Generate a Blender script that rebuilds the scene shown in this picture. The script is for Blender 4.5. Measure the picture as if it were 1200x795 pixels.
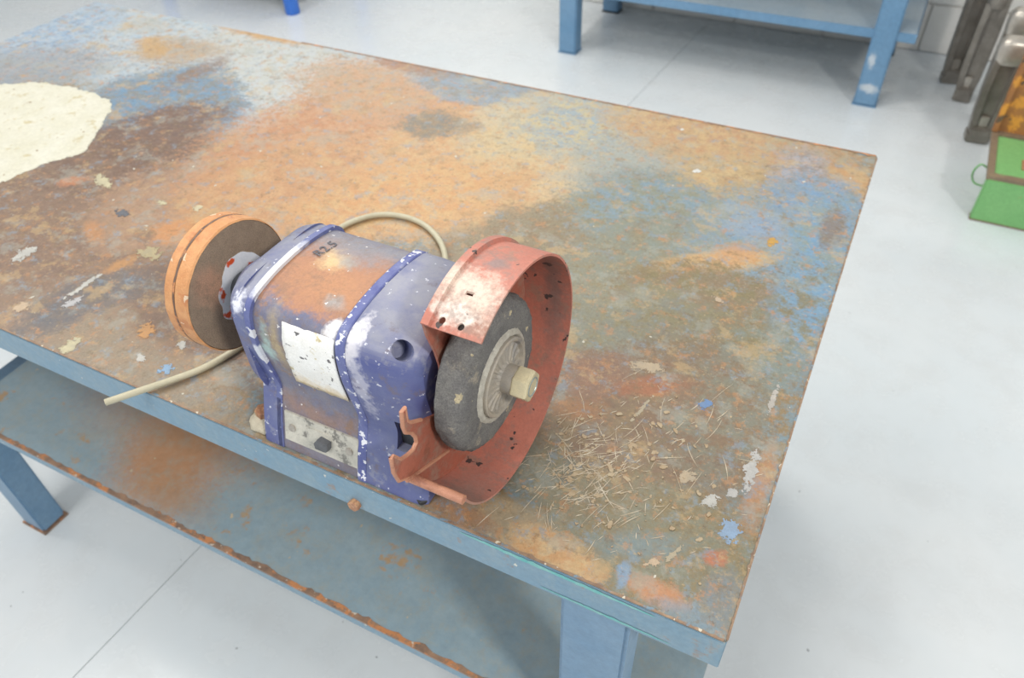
import bpy, bmesh, math, random
from mathutils import Vector, Matrix, noise as mnoise

# ------------------------------------------------------------------ scene, camera, light
for o in list(bpy.data.objects):
    bpy.data.objects.remove(o)
scene = bpy.context.scene
col = scene.collection
H = 0.88                                   # height of the work table above the floor
vs = scene.view_settings
vs.view_transform = 'Standard'; vs.look = 'None'; vs.gamma = 1.0; vs.use_curve_mapping = False
vs.exposure = 0.0

cam_d = bpy.data.cameras.new('camera')
cam = bpy.data.objects.new('camera', cam_d); col.objects.link(cam)
cam_d.sensor_width = 36.0; cam_d.lens = 898.45 / 1200 * 36.0
cam_d.clip_start = 0.02; cam_d.clip_end = 60
rt = Vector((0.892097, 0.450921, -0.028855)); up = Vector((-0.291325, 0.622819, 0.726103)); fw = Vector((-0.345387, 0.639349, -0.68698))
cam.matrix_world = Matrix(((rt.x, up.x, -fw.x, -0.014952), (rt.y, up.y, -fw.y, -0.384237), (rt.z, up.z, -fw.z, 0.727458 + H), (0, 0, 0, 1)))
cam_d.dof.use_dof = True; cam_d.dof.focus_distance = 0.80; cam_d.dof.aperture_fstop = 6.5
scene.camera = cam

world = bpy.data.worlds.new('world'); scene.world = world; world.use_nodes = True
world.node_tree.nodes['Background'].inputs[0].default_value = (0.93, 0.97, 1.0, 1)
world.node_tree.nodes['Background'].inputs[1].default_value = 0.60

def ceiling_or_fill_lamp(loc, target, power, sx, sy, colr):
    d = bpy.data.lights.new('ceiling_or_fill_lamp', 'AREA'); d.shape = 'RECTANGLE'; d.size = sx; d.size_y = sy
    d.energy = power; d.color = colr
    o = bpy.data.objects.new('ceiling_or_fill_lamp', d); col.objects.link(o); o.location = loc
    o.rotation_euler = (Vector(target) - Vector(loc)).to_track_quat('-Z', 'Y').to_euler()
WARM = (1.0, 0.965, 0.90)
ceiling_or_fill_lamp((2.35, -1.15, 3.5), (-0.3, 0.2, 0.9), 80, 0.5, 0.25, WARM)    # front right tube
ceiling_or_fill_lamp((-3.2, 0.2, 3.9), (-0.9, 0.8, 0.6), 50, 1.2, 0.3, WARM)       # left tube
ceiling_or_fill_lamp((-1.0, 1.6, 4.1), (-1.0, 1.6, 0.0), 38, 1.5, 1.0, WARM)       # over the table
ceiling_or_fill_lamp((-2.6, 3.0, 3.9), (-1.0, 3.0, 0.0), 42, 1.2, 0.3, WARM)       # over the back of the room
ceiling_or_fill_lamp((-1.6, -2.6, 3.7), (-1.2, -0.2, 0.0), 55, 1.2, 0.3, (1.0, 0.98, 0.95))  # added fill light to brighten front floor, apron and shelf, no known fixture
scene.cycles.max_bounces = 5; scene.cycles.diffuse_bounces = 3; scene.cycles.glossy_bounces = 2

# ------------------------------------------------------------------ colour and node helpers
def lin(c, k=1.0):
    f = lambda v: (v / 255 / 12.92) if v / 255 <= 0.04045 else ((v / 255 + 0.055) / 1.055) ** 2.4
    return (f(c[0]) * k, f(c[1]) * k, f(c[2]) * k, 1.0)

class NT:
    """small wrapper round a material node tree"""
    dims = '3D'
    def __init__(self, name):
        self.m = bpy.data.materials.new(name); self.m.use_nodes = True
        self.t = self.m.node_tree; self.n = self.t.nodes; self.bsdf = self.n['Principled BSDF']
        self.co = self.n.new('ShaderNodeTexCoord').outputs['Object']
    def link(self, a, b): self.t.links.new(a, b)
    def noise(self, scale, detail=4, rough=0.6, vec=None, colour=False):
        n = self.n.new('ShaderNodeTexNoise'); n.noise_dimensions = self.dims; n.inputs['Scale'].default_value = scale
        n.inputs['Detail'].default_value = detail; n.inputs['Roughness'].default_value = rough
        self.link(vec or self.co, n.inputs['Vector'])
        return n.outputs['Color' if colour else 'Fac']
    def math(self, op, a, b=None, c=None, clamp=False):
        n = self.n.new('ShaderNodeMath'); n.operation = op; n.use_clamp = clamp
        for i, v in enumerate((a, b, c)):
            if v is None: continue
            if isinstance(v, (int, float)): n.inputs[i].default_value = v
            else: self.link(v, n.inputs[i])
        return n.outputs[0]
    def vmath(self, op, a, b=None):
        n = self.n.new('ShaderNodeVectorMath'); n.operation = op
        for i, v in enumerate((a, b)):
            if v is None: continue
            if isinstance(v, (tuple, list)): n.inputs[i].default_value = v
            elif isinstance(v, (int, float)): n.inputs[3].default_value = v
            else: self.link(v, n.inputs[i])
        return n.outputs['Value'] if op in ('LENGTH', 'DOT_PRODUCT') else n.outputs[0]
    def scale(self, v, s):
        n = self.n.new('ShaderNodeVectorMath'); n.operation = 'SCALE'; self.link(v, n.inputs[0]); n.inputs['Scale'].default_value = s
        return n.outputs[0]
    def ramp(self, v, a, b, lo=0.0, hi=1.0):
        n = self.n.new('ShaderNodeMapRange'); self.link(v, n.inputs[0])
        for i, x in enumerate((a, b, lo, hi)): n.inputs[i + 1].default_value = x
        return n.outputs[0]
    def mix(self, f, a, b, blend='MIX'):
        n = self.n.new('ShaderNodeMix'); n.data_type = 'RGBA'; n.blend_type = blend
        for i, v in ((0, f), (6, a), (7, b)):
            if isinstance(v, (tuple, list, int, float)): n.inputs[i].default_value = v
            else: self.link(v, n.inputs[i])
        return n.outputs[2]
    def mapping(self, loc, rot, scl, vec=None, kind='TEXTURE'):
        n = self.n.new('ShaderNodeMapping'); n.vector_type = kind
        self.link(vec or self.co, n.inputs['Vector'])
        n.inputs['Location'].default_value = loc; n.inputs['Rotation'].default_value = rot; n.inputs['Scale'].default_value = scl
        return n.outputs[0]
    def warp(self, parts):
        v = self.co
        for sc, amp in parts:
            n = self.n.new('ShaderNodeCombineXYZ')
            for i in range(3 if self.dims == '3D' else 2):
                f = self.noise(sc, 3, 0.6, self.vmath('ADD', self.co, (7.3 * i, 3.1 * i, 5.7 * i)))
                self.link(self.math('MULTIPLY', self.math('SUBTRACT', f, 0.5), amp * 1.5), n.inputs[i])
            v = self.vmath('ADD', v, n.outputs[0])
        return v
    def blob(self, colour, vec, loc, rot, scl, c, soft, fine, amp, op):
        d = self.vmath('LENGTH', self.mapping(loc, rot, scl, vec))
        d = self.math('ADD', d, self.math('MULTIPLY', self.math('SUBTRACT', fine, 0.5), amp))
        return self.mix(self.ramp(d, 1 + soft, 1 - soft, 0, op), colour, c)
    def bump(self, h, strength, dist):
        b = self.n.new('ShaderNodeBump'); b.inputs['Strength'].default_value = strength; b.inputs['Distance'].default_value = dist
        self.link(h, b.inputs['Height']); self.link(b.outputs[0], self.bsdf.inputs['Normal'])
    def done(self, colour, rough=0.5, metal=0.0, spec=0.5):
        s = self.bsdf.inputs
        if isinstance(colour, tuple): s['Base Color'].default_value = colour
        else: self.link(colour, s['Base Color'])
        if isinstance(rough, float): s['Roughness'].default_value = rough
        else: self.link(rough, s['Roughness'])
        s['Metallic'].default_value = metal; s['Specular IOR Level'].default_value = spec
        return self.m

def worn(name, c1, c2, scale=25, rust=None, rust_scale=18, rust_at=0.62, chips=None, chip_scale=90, chip_at=0.68,
         rough=0.5, metal=0.0, bump=0.25, blobs=(), grain=0.12, grime=None, grime_op=0.6, grime_scale=30):
    """a two-tone surface with rust patches, paint chips and located stains (object coordinates)"""
    t = NT(name)
    n1 = t.noise(scale, 5, 0.65)
    c = t.mix(t.ramp(n1, 0.35, 0.65), lin(c1), lin(c2))
    if rust:
        r = t.noise(rust_scale, 6, 0.7)
        c = t.mix(t.ramp(r, rust_at, rust_at + 0.06), c, lin(rust))
    if blobs:
        v = t.warp(((14, 0.03), (70, 0.012)))
        f = t.noise(160, 4, 0.7)
        for (loc, scl, rot, cc, soft, amp, op) in blobs:
            c = t.blob(c, v, loc, rot, scl, lin(cc), soft, f, amp, op)
    if grime:
        q = t.math('ADD', t.math('MULTIPLY', t.noise(grime_scale, 6, 0.75), 0.7), t.math('MULTIPLY', t.noise(grime_scale * 5, 4, 0.7), 0.3))
        c = t.mix(t.ramp(q, 0.49, 0.60, 0, grime_op), c, lin(grime))
    if chips:
        k = t.noise(chip_scale, 3, 0.55)
        c = t.mix(t.ramp(k, chip_at, chip_at + 0.02), c, lin(chips))
    g = t.noise(scale * 12, 3, 0.7)
    c = t.mix(1.0, c, t.mix(g, (1 - grain * 2,) * 3 + (1,), (1 + grain * 1.6,) * 3 + (1,)), 'MULTIPLY')
    t.bump(t.noise(scale * 8, 4, 0.7), bump, 0.002)
    return t.done(c, rough, metal)

# ------------------------------------------------------------------ mesh helpers
class MB:
    """collects vertices and faces; build() links them as one mesh object"""
    def __init__(self): self.v = []; self.f = []
    def add(self, vs_, fs):
        k = len(self.v); self.v += [tuple(p) for p in vs_]; self.f += [tuple(i + k for i in f) for f in fs]; return self
    def box(self, x0, x1, y0, y1, z0, z1, m=None):
        P = [(x, y, z) for x in (x0, x1) for y in (y0, y1) for z in (z0, z1)]
        if m: P = [m @ Vector(p) for p in P]
        return self.add(P, [(0, 1, 3, 2), (4, 6, 7, 5), (0, 4, 5, 1), (2, 3, 7, 6), (0, 2, 6, 4), (1, 5, 7, 3)])
    def rings(self, R, close=True, cap0=True, cap1=True):
        n = len(R[0]); k = len(self.v)
        for r in R: self.v += [tuple(p) for p in r]
        for i in range(len(R) - 1):
            for j in range(n if close else n - 1):
                a = k + i * n + j; b_ = k + i * n + (j + 1) % n
                self.f.append((a, b_, b_ + n, a + n))
        if cap0: self.f.append(tuple(k + j for j in range(n))[::-1])
        if cap1: self.f.append(tuple(k + (len(R) - 1) * n + j for j in range(n)))
        return self
    def lathe_x(self, prof, cy, cz, n=48, jit=None, cap0=True, cap1=True):
        R = []
        for (x, r) in prof:
            ring = []
            for j in range(n):
                a = 2 * math.pi * j / n; rr = r; xx = x
                if jit: xx, rr = jit(x, r, a)
                ring.append((xx, cy + rr * math.cos(a), cz + rr * math.sin(a)))
            R.append(ring)
        return self.rings(R, True, cap0, cap1)
    def tube(self, pts, r, n=10, caps=True):
        pts = [Vector(p) for p in pts]; R = []; nrm = None
        for i, p in enumerate(pts):
            t = (pts[min(i + 1, len(pts) - 1)] - pts[max(i - 1, 0)]).normalized()
            if nrm is None:
                nrm = t.orthogonal().normalized()
            nrm = (nrm - t * nrm.dot(t)).normalized(); bn = t.cross(nrm)
            rr = r[i] if isinstance(r, (list, tuple)) else r
            R.append([p + (nrm * math.cos(2 * math.pi * j / n) + bn * math.sin(2 * math.pi * j / n)) * rr for j in range(n)])
        return self.rings(R, True, caps, caps)
    def plate(self, poly, t0, t1, axis='x'):
        """extruded outline; poly in the two other axes"""
        n = len(poly)
        mk = {'x': lambda p, t: (t, p[0], p[1]), 'z': lambda p, t: (p[0], p[1], t), 'y': lambda p, t: (p[0], t, p[1])}[axis]
        return self.add([mk(p, t0) for p in poly] + [mk(p, t1) for p in poly],
                        [tuple(range(n))[::-1], tuple(range(n, 2 * n))] + [(i, (i + 1) % n, n + (i + 1) % n, n + i) for i in range(n)])
    def hexagon(self, c, axis, r, h, n=6, rot=0.0):
        """prism of n sides on a centre line"""
        ax = Vector(axis).normalized(); u = ax.orthogonal().normalized(); w = ax.cross(u); c = Vector(c)
        R = []
        for (s, k) in ((0, 0.93), (0.1, 1.0), (0.9, 1.0), (1.0, 0.9)):
            R.append([c + ax * h * s + (u * math.cos(2 * math.pi * j / n + rot) + w * math.sin(2 * math.pi * j / n + rot)) * r * k for j in range(n)])
        return self.rings(R)
    def build(self, name, mat, parent=None, bevel=0.0, smooth=None, seg=2):
        me = bpy.data.meshes.new(name); me.from_pydata(self.v, [], self.f)
        bm = bmesh.new(); bm.from_mesh(me)
        bmesh.ops.recalc_face_normals(bm, faces=bm.faces)
        if bevel:
            es = [e for e in bm.edges if len(e.link_faces) == 2 and e.calc_face_angle(0) > 0.6]
            bmesh.ops.bevel(bm, geom=es, offset=bevel, segments=seg, affect='EDGES', clamp_overlap=True)
        bm.to_mesh(me); bm.free()
        if smooth is not None:
            for p in me.polygons: p.use_smooth = True
            me.set_sharp_from_angle(angle=math.radians(smooth))
        me.materials.append(mat)
        o = bpy.data.objects.new(name, me); col.objects.link(o)
        attach(o, parent)
        return o

def attach(o, parent):
    """mesh coordinates are survey coordinates (z = 0 on the table top); keep them whatever the parent"""
    if parent is None: o.location = (0, 0, H); return
    o.parent = parent
    o.location = (Vector((0, 0, H)) - parent.location) if parent.type == 'EMPTY' else (0, 0, 0)

def tag(o, label=None, cat=None, group=None, kind=None):
    if label: o['label'] = label
    if cat: o['category'] = cat
    if group: o['group'] = group
    if kind: o['kind'] = kind
    return o

def thing(name, label, cat, loc, group=None):
    o = bpy.data.objects.new(name, None); col.objects.link(o); o.location = loc; o.empty_display_size = 0.1
    return tag(o, label, cat, group)

def spline(pts, n=8):
    """Catmull-Rom through points"""
    P = [Vector(p) for p in pts]; P = [P[0] * 2 - P[1]] + P + [P[-1] * 2 - P[-2]]; out = []
    for i in range(1, len(P) - 2):
        for k in range(n):
            t = k / n
            out.append(0.5 * ((2 * P[i]) + (P[i + 1] - P[i - 1]) * t + (2 * P[i - 1] - 5 * P[i] + 4 * P[i + 1] - P[i + 2]) * t * t
                              + (3 * P[i] - P[i - 1] - 3 * P[i + 1] + P[i + 2]) * t ** 3))
    return out + [P[-2]]

# ------------------------------------------------------------------ materials
def floor_material():
    t = NT('painted_concrete')
    a = t.noise(1.3, 5, 0.6); b_ = t.noise(9, 4, 0.6)
    c = t.mix(t.ramp(a, 0.35, 0.65), lin((205, 212, 216)), lin((214, 218, 220)))
    c = t.mix(t.ramp(b_, 0.45, 0.75, 0, 0.35), c, lin((196, 198, 198)))
    sp = t.noise(60, 2, 0.5)
    c = t.mix(t.ramp(sp, 0.77, 0.79, 0, 0.7), c, lin((120, 122, 125)))
    t.bump(t.noise(35, 3, 0.6), 0.05, 0.002)
    return t.done(c, t.ramp(b_, 0.3, 0.7, 0.16, 0.34), 0.0, 0.5)

TABLE_WEAR_AND_SHEEN = [  # rust and paint wear, plus a reflected haze band painted in as colour
    (-1.463, 0.875, 0.7273, 0.2789, 3.022, (196, 203, 206), (176, 194, 208), 0.3, 0.6, 0.95),
    (-1.218, 0.854, 0.349, 0.1311, 2.792, (196, 203, 206), (200, 200, 190), 0.3, 0.6, 0.8),
    (-1.921, 0.793, 0.2223, 0.1251, -1.317, (138, 170, 202), (190, 200, 208), 0.4, 0.8, 0.85),
    (-1.795, 0.642, 0.1746, 0.1132, -2.519, (172, 172, 174), (148, 160, 172), 0.4, 0.9, 0.8),
    (-1.367, 0.642, 0.198, 0.1556, 2.595, (112, 152, 184), (140, 142, 140), 0.18, 0.5, 0.95),
    (-1.729, 0.932, 0.0843, 0.0438, 3.013, (186, 178, 160), None, 0.6, 1, 0.5),
    (-1.549, 0.839, 0.0957, 0.066, -2.714, (190, 160, 122), (176, 170, 160), 0.5, 1, 0.8),
    (-1.609, 0.83, 0.0502, 0.0372, 2.694, (205, 160, 90), None, 0.5, 1, 0.6),
    (-1.417, 0.77, 0.0885, 0.0314, -1.614, (142, 118, 104), None, 0.5, 1, 0.7),
    (-1.417, 1.004, 0.1318, 0.0254, 3.118, (205, 160, 95), (190, 150, 110), 0.5, 0.8, 0.9),
    (-1.271, 0.435, 0.2128, 0.1362, -1.525, (120, 95, 82), (132, 106, 92), 0.2, 0.5, 0.95),
    (-1.322, 0.231, 0.1576, 0.1444, 2.893, (126, 102, 88), (150, 125, 106), 0.4, 0.8, 0.9),
    (-1.022, 0.135, 0.3464, 0.1735, 3.14, (152, 124, 102), (134, 110, 96), 0.35, 0.7, 0.95),
    (-0.976, 0.019, 0.1859, 0.0782, 3.01, (150, 128, 110), (165, 140, 120), 0.4, 0.8, 0.8),
    (-1.024, 0.41, 0.2161, 0.1414, -2.207, (182, 150, 124), (170, 136, 110), 0.3, 0.6, 0.9),
    (-0.795, 0.021, 0.1954, 0.0616, 3.046, (168, 148, 124), (150, 140, 122), 0.5, 0.9, 0.7),
    (-0.88, 0.636, 0.3032, 0.2608, -2.397, (206, 160, 122), (196, 142, 104), 0.25, 0.6, 0.95),
    (-1.01, 0.853, 0.1717, 0.1104, 2.803, (204, 158, 118), (188, 165, 140), 0.4, 0.9, 0.9),
    (-0.916, 0.489, 0.1825, 0.1437, -1.994, (208, 166, 122), (196, 148, 108), 0.3, 0.7, 0.85),
    (-0.65, 0.687, 0.2345, 0.1811, 1.806, (212, 178, 132), (204, 156, 110), 0.25, 0.6, 0.9),
    (-0.71, 0.522, 0.1774, 0.1058, -2.27, (212, 158, 104), (214, 178, 128), 0.35, 0.8, 0.85),
    (-0.62, 0.841, 0.161, 0.1124, -1.71, (214, 190, 146), (196, 182, 150), 0.4, 0.9, 0.9),
    (-0.499, 0.894, 0.2008, 0.1372, 2.834, (198, 186, 150), (150, 170, 184), 0.35, 0.9, 0.9),
    (-0.478, 0.685, 0.1032, 0.056, -1.254, (220, 200, 160), None, 0.5, 0.9, 0.6),
    (-0.786, 0.958, 0.164, 0.089, 3.011, (142, 164, 184), (150, 150, 146), 0.2, 0.5, 0.92),
    (-0.686, 0.897, 0.1136, 0.0402, -2.146, (190, 190, 176), (212, 184, 136), 0.5, 0.9, 0.7),
    (-0.796, 0.771, 0.0617, 0.0477, -2.93, (146, 128, 104), (130, 132, 128), 0.4, 0.7, 0.85),
    (-1.013, 0.99, 0.0819, 0.0335, 2.999, (176, 120, 86), None, 0.5, 0.9, 0.8),
    (-0.965, 0.986, 0.0902, 0.0299, 3.051, (160, 128, 106), None, 0.5, 1, 0.6),
    (-0.208, 0.917, 0.2298, 0.1094, 3.086, (196, 158, 120), (178, 166, 134), 0.4, 0.9, 0.9),
    (-0.35, 0.959, 0.151, 0.0651, 3.069, (190, 150, 114), (210, 180, 130), 0.5, 1, 0.8),
    (-0.223, 0.8, 0.1026, 0.0817, 2.201, (212, 186, 138), (180, 150, 110), 0.5, 1, 0.8),
    (-0.412, 0.761, 0.1147, 0.0934, 2.735, (150, 170, 182), (178, 170, 142), 0.5, 1, 0.6),
    (-0.157, 0.8, 0.0814, 0.0391, 1.748, (156, 140, 112), (205, 175, 125), 0.5, 1, 0.8),
    (-0.018, 0.892, 0.0718, 0.0338, -1.453, (205, 160, 110), (196, 170, 130), 0.5, 0.9, 0.85),
    (-0.113, 0.901, 0.0711, 0.0544, 1.759, (176, 178, 188), (150, 130, 120), 0.5, 1, 0.85),
    (-0.357, 0.511, 0.2076, 0.1557, -2.237, (150, 134, 96), (132, 148, 146), 0.3, 0.8, 0.9),
    (-0.488, 0.476, 0.1349, 0.0811, -1.967, (146, 124, 98), (150, 140, 112), 0.4, 0.8, 0.85),
    (-0.27, 0.665, 0.1673, 0.1169, -3.129, (142, 146, 128), (130, 156, 172), 0.35, 0.9, 0.9),
    (-0.274, 0.55, 0.1482, 0.0844, -2.481, (140, 150, 142), (152, 134, 92), 0.4, 1, 0.7),
    (-0.132, 0.615, 0.1766, 0.0884, 1.708, (150, 160, 156), (124, 160, 190), 0.4, 1, 0.75),
    (-0.065, 0.799, 0.1148, 0.0662, 2.066, (122, 160, 194), (150, 158, 160), 0.3, 0.8, 0.92),
    (-0.041, 0.61, 0.2334, 0.0433, 1.6, (120, 164, 198), (146, 158, 152), 0.35, 0.9, 0.9),
    (-0.134, 0.693, 0.0342, 0.0241, -3.059, (110, 156, 200), None, 0.5, 0.8, 0.85),
    (-0.145, 0.695, 0.0671, 0.0421, 2.29, (176, 180, 184), (130, 160, 190), 0.6, 1, 0.5),
    (-0.033, 0.739, 0.0585, 0.0179, 1.606, (140, 124, 112), None, 0.5, 1, 0.85),
    (-0.18, 0.574, 0.0922, 0.0248, -2.581, (214, 184, 136), (206, 164, 112), 0.35, 0.8, 0.9),
    (-0.156, 0.608, 0.0411, 0.0247, -2.412, (210, 160, 112), None, 0.5, 1, 0.8),
    (-0.17, 0.475, 0.1348, 0.0894, -2.592, (146, 122, 92), (138, 128, 92), 0.3, 0.8, 0.85),
    (-0.042, 0.494, 0.1113, 0.0383, 1.608, (124, 162, 190), (140, 128, 90), 0.4, 1, 0.85),
    (-0.076, 0.394, 0.0997, 0.0542, 1.657, (140, 134, 98), (136, 150, 150), 0.5, 1, 0.8),
    (-0.249, 0.408, 0.1103, 0.0535, -2.528, (140, 150, 142), (152, 138, 98), 0.5, 1, 0.7),
    (-0.173, 0.233, 0.1447, 0.1194, -1.897, (138, 112, 92), (150, 128, 96), 0.35, 0.8, 0.9),
    (-0.264, 0.288, 0.0453, 0.041, -2.494, (158, 118, 94), (140, 112, 96), 0.5, 1, 0.8),
    (-0.172, 0.294, 0.0489, 0.0177, -2.557, (170, 112, 80), None, 0.4, 0.8, 0.9),
    (-0.245, 0.214, 0.032, 0.017, -2.684, (176, 128, 86), None, 0.6, 1, 0.8),
    (-0.092, 0.287, 0.1161, 0.0614, 1.667, (140, 118, 96), (134, 140, 126), 0.5, 1, 0.7),
    (-0.231, 0.105, 0.0537, 0.0448, 2.061, (132, 140, 130), (146, 134, 104), 0.5, 1, 0.8),
    (-0.079, 0.079, 0.1228, 0.0745, -3.098, (146, 130, 94), (140, 140, 120), 0.4, 0.9, 0.85),
    (-0.111, 0.064, 0.0454, 0.0165, -2.676, (132, 154, 160), None, 0.6, 1, 0.7),
    (-0.248, 0.031, 0.0548, 0.0253, 3.084, (178, 158, 128), (160, 144, 116), 0.5, 0.9, 0.8),
    (-0.188, 0.013, 0.0514, 0.026, 3.061, (216, 184, 138), (206, 158, 108), 0.4, 0.9, 0.92),
    (-0.305, 0.016, 0.0405, 0.0147, 3.099, (170, 130, 100), None, 0.5, 1, 0.7),
    (-0.077, 0.02, 0.03, 0.0136, 3.103, (208, 146, 104), (196, 150, 116), 0.5, 1, 0.85),
    (-0.016, 0.195, 0.0617, 0.0109, 1.584, (196, 146, 108), None, 0.6, 1, 0.7),
    (-0.036, 0.083, 0.0127, 0.0089, -2.514, (204, 122, 88), None, 0.5, 1, 0.8),
    (-0.038, 0.009, 0.0367, 0.0131, 3.133, (132, 156, 172), None, 0.6, 1, 0.7),
    (-0.018, 0.044, 0.0294, 0.0194, 1.514, (128, 150, 166), (150, 134, 110), 0.5, 1, 0.7),
    (-0.116, 0.026, 0.0149, 0.0069, 1.696, (140, 168, 196), None, 0.4, 0.8, 0.9),
    (-0.989, 0.106, 0.0923, 0.0493, -2.162, (104, 108, 116), (132, 120, 112), 0.5, 0.9, 0.85),
    (-1.296, 0.328, 0.026, 0.0161, -2.467, (206, 138, 96), None, 0.5, 1, 0.8),
    (-0.989, 0.311, 0.0721, 0.0232, -2.552, (208, 148, 96), None, 0.4, 0.8, 0.9),
    (-0.998, 0.281, 0.0401, 0.0232, -2.461, (208, 150, 100), None, 0.4, 0.8, 0.85),
    (-1.129, 0.229, 0.0384, 0.0129, 2.574, (200, 146, 100), None, 0.5, 1, 0.8),
    (-1.046, 0.259, 0.0247, 0.0151, 2.665, (138, 116, 100), None, 0.5, 1, 0.8),
    (-1.019, 0.183, 0.0279, 0.0119, -1.849, (202, 150, 96), None, 0.5, 1, 0.8),
]

def table_material():
    TK = 0.70
    t = NT('worn_blue_table_paint_and_sheen')
    warp = t.warp(((5, 0.10), (22, 0.045), (90, 0.016)))
    fine = t.noise(210, 5, 0.75)
    mid = t.noise(38, 5, 0.7)
    two = t.ramp(t.noise(34, 7, 0.78), 0.44, 0.56)
    fine2 = t.math('ADD', t.math('MULTIPLY', fine, 0.35), t.math('MULTIPLY', t.noise(85, 6, 0.78), 0.65))
    fine3 = t.math('SUBTRACT', fine2, 0.5)
    small = t.warp(((60, 0.008), (180, 0.004)))
    c = t.mix(two, lin((150, 130, 98), TK), lin((130, 150, 158), TK))
    for (x, y, rx, ry, rot, c1, c2, soft, amp, op) in TABLE_WEAR_AND_SHEEN:
        P = warp if min(rx, ry) > 0.03 else small
        ca, sa = math.cos(rot), math.sin(rot)
        u = t.math('SUBTRACT', t.vmath('DOT_PRODUCT', P, (ca / rx, sa / rx, 0)), (x * ca + y * sa) / rx)
        w = t.math('SUBTRACT', t.vmath('DOT_PRODUCT', P, (-sa / ry, ca / ry, 0)), (-x * sa + y * ca) / ry)
        d = t.math('MULTIPLY_ADD', u, u, t.math('MULTIPLY_ADD', w, w, t.math('MULTIPLY', fine3, amp * 5.6)))   # squared distance
        m = t.ramp(d, 1 + soft * 1.4, 1 - soft * 1.4, 0, op)
        c = t.mix(m, c, lin(c1, TK))
        if c2: c = t.mix(t.math('MULTIPLY', m, two), c, lin(c2, TK))
    # rust freckles over everything, blue paint left in the pits, dark grime
    for sc_, lo, hi, op, cc in ((46, 0.55, 0.62, 0.55, (200, 146, 98)), (36, 0.56, 0.62, 0.5, (140, 162, 180)), (58, 0.56, 0.63, 0.5, (130, 112, 84)),
                                (110, 0.58, 0.64, 0.4, (214, 186, 144)), (80, 0.59, 0.65, 0.45, (112, 92, 78)), (16, 0.54, 0.60, 0.4, (172, 174, 164)), (20, 0.56, 0.62, 0.28, (140, 118, 86)), (14, 0.56, 0.62, 0.45, (206, 176, 128))):
        q = t.noise(sc_, 6, 0.74, t.vmath('ADD', t.co, (sc_ * 0.37, sc_ * 0.11, 0)))
        c = t.mix(t.ramp(q, lo, hi, 0, op), c, lin(cc, TK))
    c = t.mix(1.0, c, t.mix(fine, (0.64, 0.64, 0.64, 1), (1.38, 1.38, 1.38, 1)), 'MULTIPLY')
    t.bump(fine2, 0.30, 0.002)
    return t.done(c, t.ramp(mid, 0.3, 0.7, 0.38, 0.55), 0.0, 0.5)

M = {}
M['floor'] = floor_material()
M['joint'] = worn('joint_filler', (150, 150, 148), (176, 176, 174), 30)
M['wall'] = worn('white_wall_paint', (226, 224, 218), (232, 230, 226), 6, grain=0.03, bump=0.1)
M['mortar'] = worn('wall_mortar', (218, 216, 210), (224, 222, 216), 20)
M['table_top'] = table_material()
M['apron'] = worn('apron_blue_paint', (112, 148, 172), (124, 152, 170), 9, rust=(150, 126, 108), rust_scale=16, rust_at=0.61, grime=(140, 160, 170), grime_op=0.6, chips=(206, 206, 198), chip_at=0.70, rough=0.42)
M['apron_edge'] = worn('chipped_edge', (118, 94, 78), (160, 134, 108), 40, rust=(112, 136, 152), rust_scale=30, rust_at=0.55, chips=(206, 196, 176), chip_at=0.62)
M['teal'] = worn('teal_paint_smear', (96, 178, 178), (140, 190, 186), 40)
M['frame'] = worn('frame_blue_paint', (104, 138, 168), (118, 148, 174), 8, rust=(140, 116, 100), rust_scale=14, rust_at=0.72, rough=0.4)
M['shelf'] = worn('shelf_blue_grey_paint', (138, 162, 176), (150, 166, 172), 5, rust=(176, 148, 116), rust_scale=11, rust_at=0.59, grime=(150, 150, 140), grime_op=0.5, chips=(190, 176, 150), chip_scale=50, chip_at=0.73, rough=0.36,
    blobs=(((-1.04, 0.12, 0), (0.10, 0.10, 9), (0, 0, 0.2), (190, 136, 92), 0.5, 1.2, 0.85),
           ((-1.10, 0.20, 0), (0.20, 0.09, 9), (0, 0, 0.0), (178, 140, 108), 0.6, 1.4, 0.7),
           ((-0.97, 0.05, 0), (0.08, 0.04, 9), (0, 0, 0.0), (176, 138, 104), 0.6, 1.4, 0.6)))
M['rust_edge'] = worn('rusted_shelf_edge', (160, 128, 104), (120, 100, 88), 40, rust=(192, 132, 88), rust_scale=25, rust_at=0.52, chips=(200, 190, 176), chip_at=0.66)
M['plaster'] = worn('dried_cream_plaster', (204, 202, 188), (196, 193, 174), 12, rust=(184, 174, 142), rust_scale=26, rust_at=0.58, chips=(150, 132, 106), chip_scale=46, chip_at=0.69, bump=1.0, grain=0.10)
M['rust'] = worn('rusty_steel', (170, 120, 88), (150, 108, 84), 60, rust=(196, 150, 112), rust_at=0.5, rust_scale=60)
M['bench'] = worn('bench_blue_paint', (102, 142, 176), (114, 150, 182), 5, blobs=(((-0.10, 3.08, -0.80), (0.035, 0.05, 0.018), (0, 0, 0), (206, 212, 216), 0.4, 1.5, 0.85), ((-0.12, 3.08, -0.68), (0.012, 0.05, 0.03), (0, 0, 0), (200, 208, 214), 0.4, 1.5, 0.8)), rust=(190, 200, 206), rust_scale=9, rust_at=0.72, rough=0.4)
M['bench_top'] = worn('bench_shelf_paint', (150, 168, 182), (166, 178, 186), 5, rough=0.35)
M['dark'] = worn('dark_rubber_and_shade', (46, 48, 52), (58, 60, 62), 30)
M['bright_blue'] = worn('bright_blue_paint', (56, 118, 214), (62, 124, 220), 10, grain=0.03)
M['steel'] = worn('forged_grey_steel', (128, 122, 114), (152, 146, 138), 14, rust=(170, 158, 142), rust_scale=10, rust_at=0.62, rough=0.38, metal=0.45)
M['polished'] = worn('polished_steel', (196, 190, 180), (176, 168, 158), 20, rough=0.3, metal=0.6)
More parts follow.
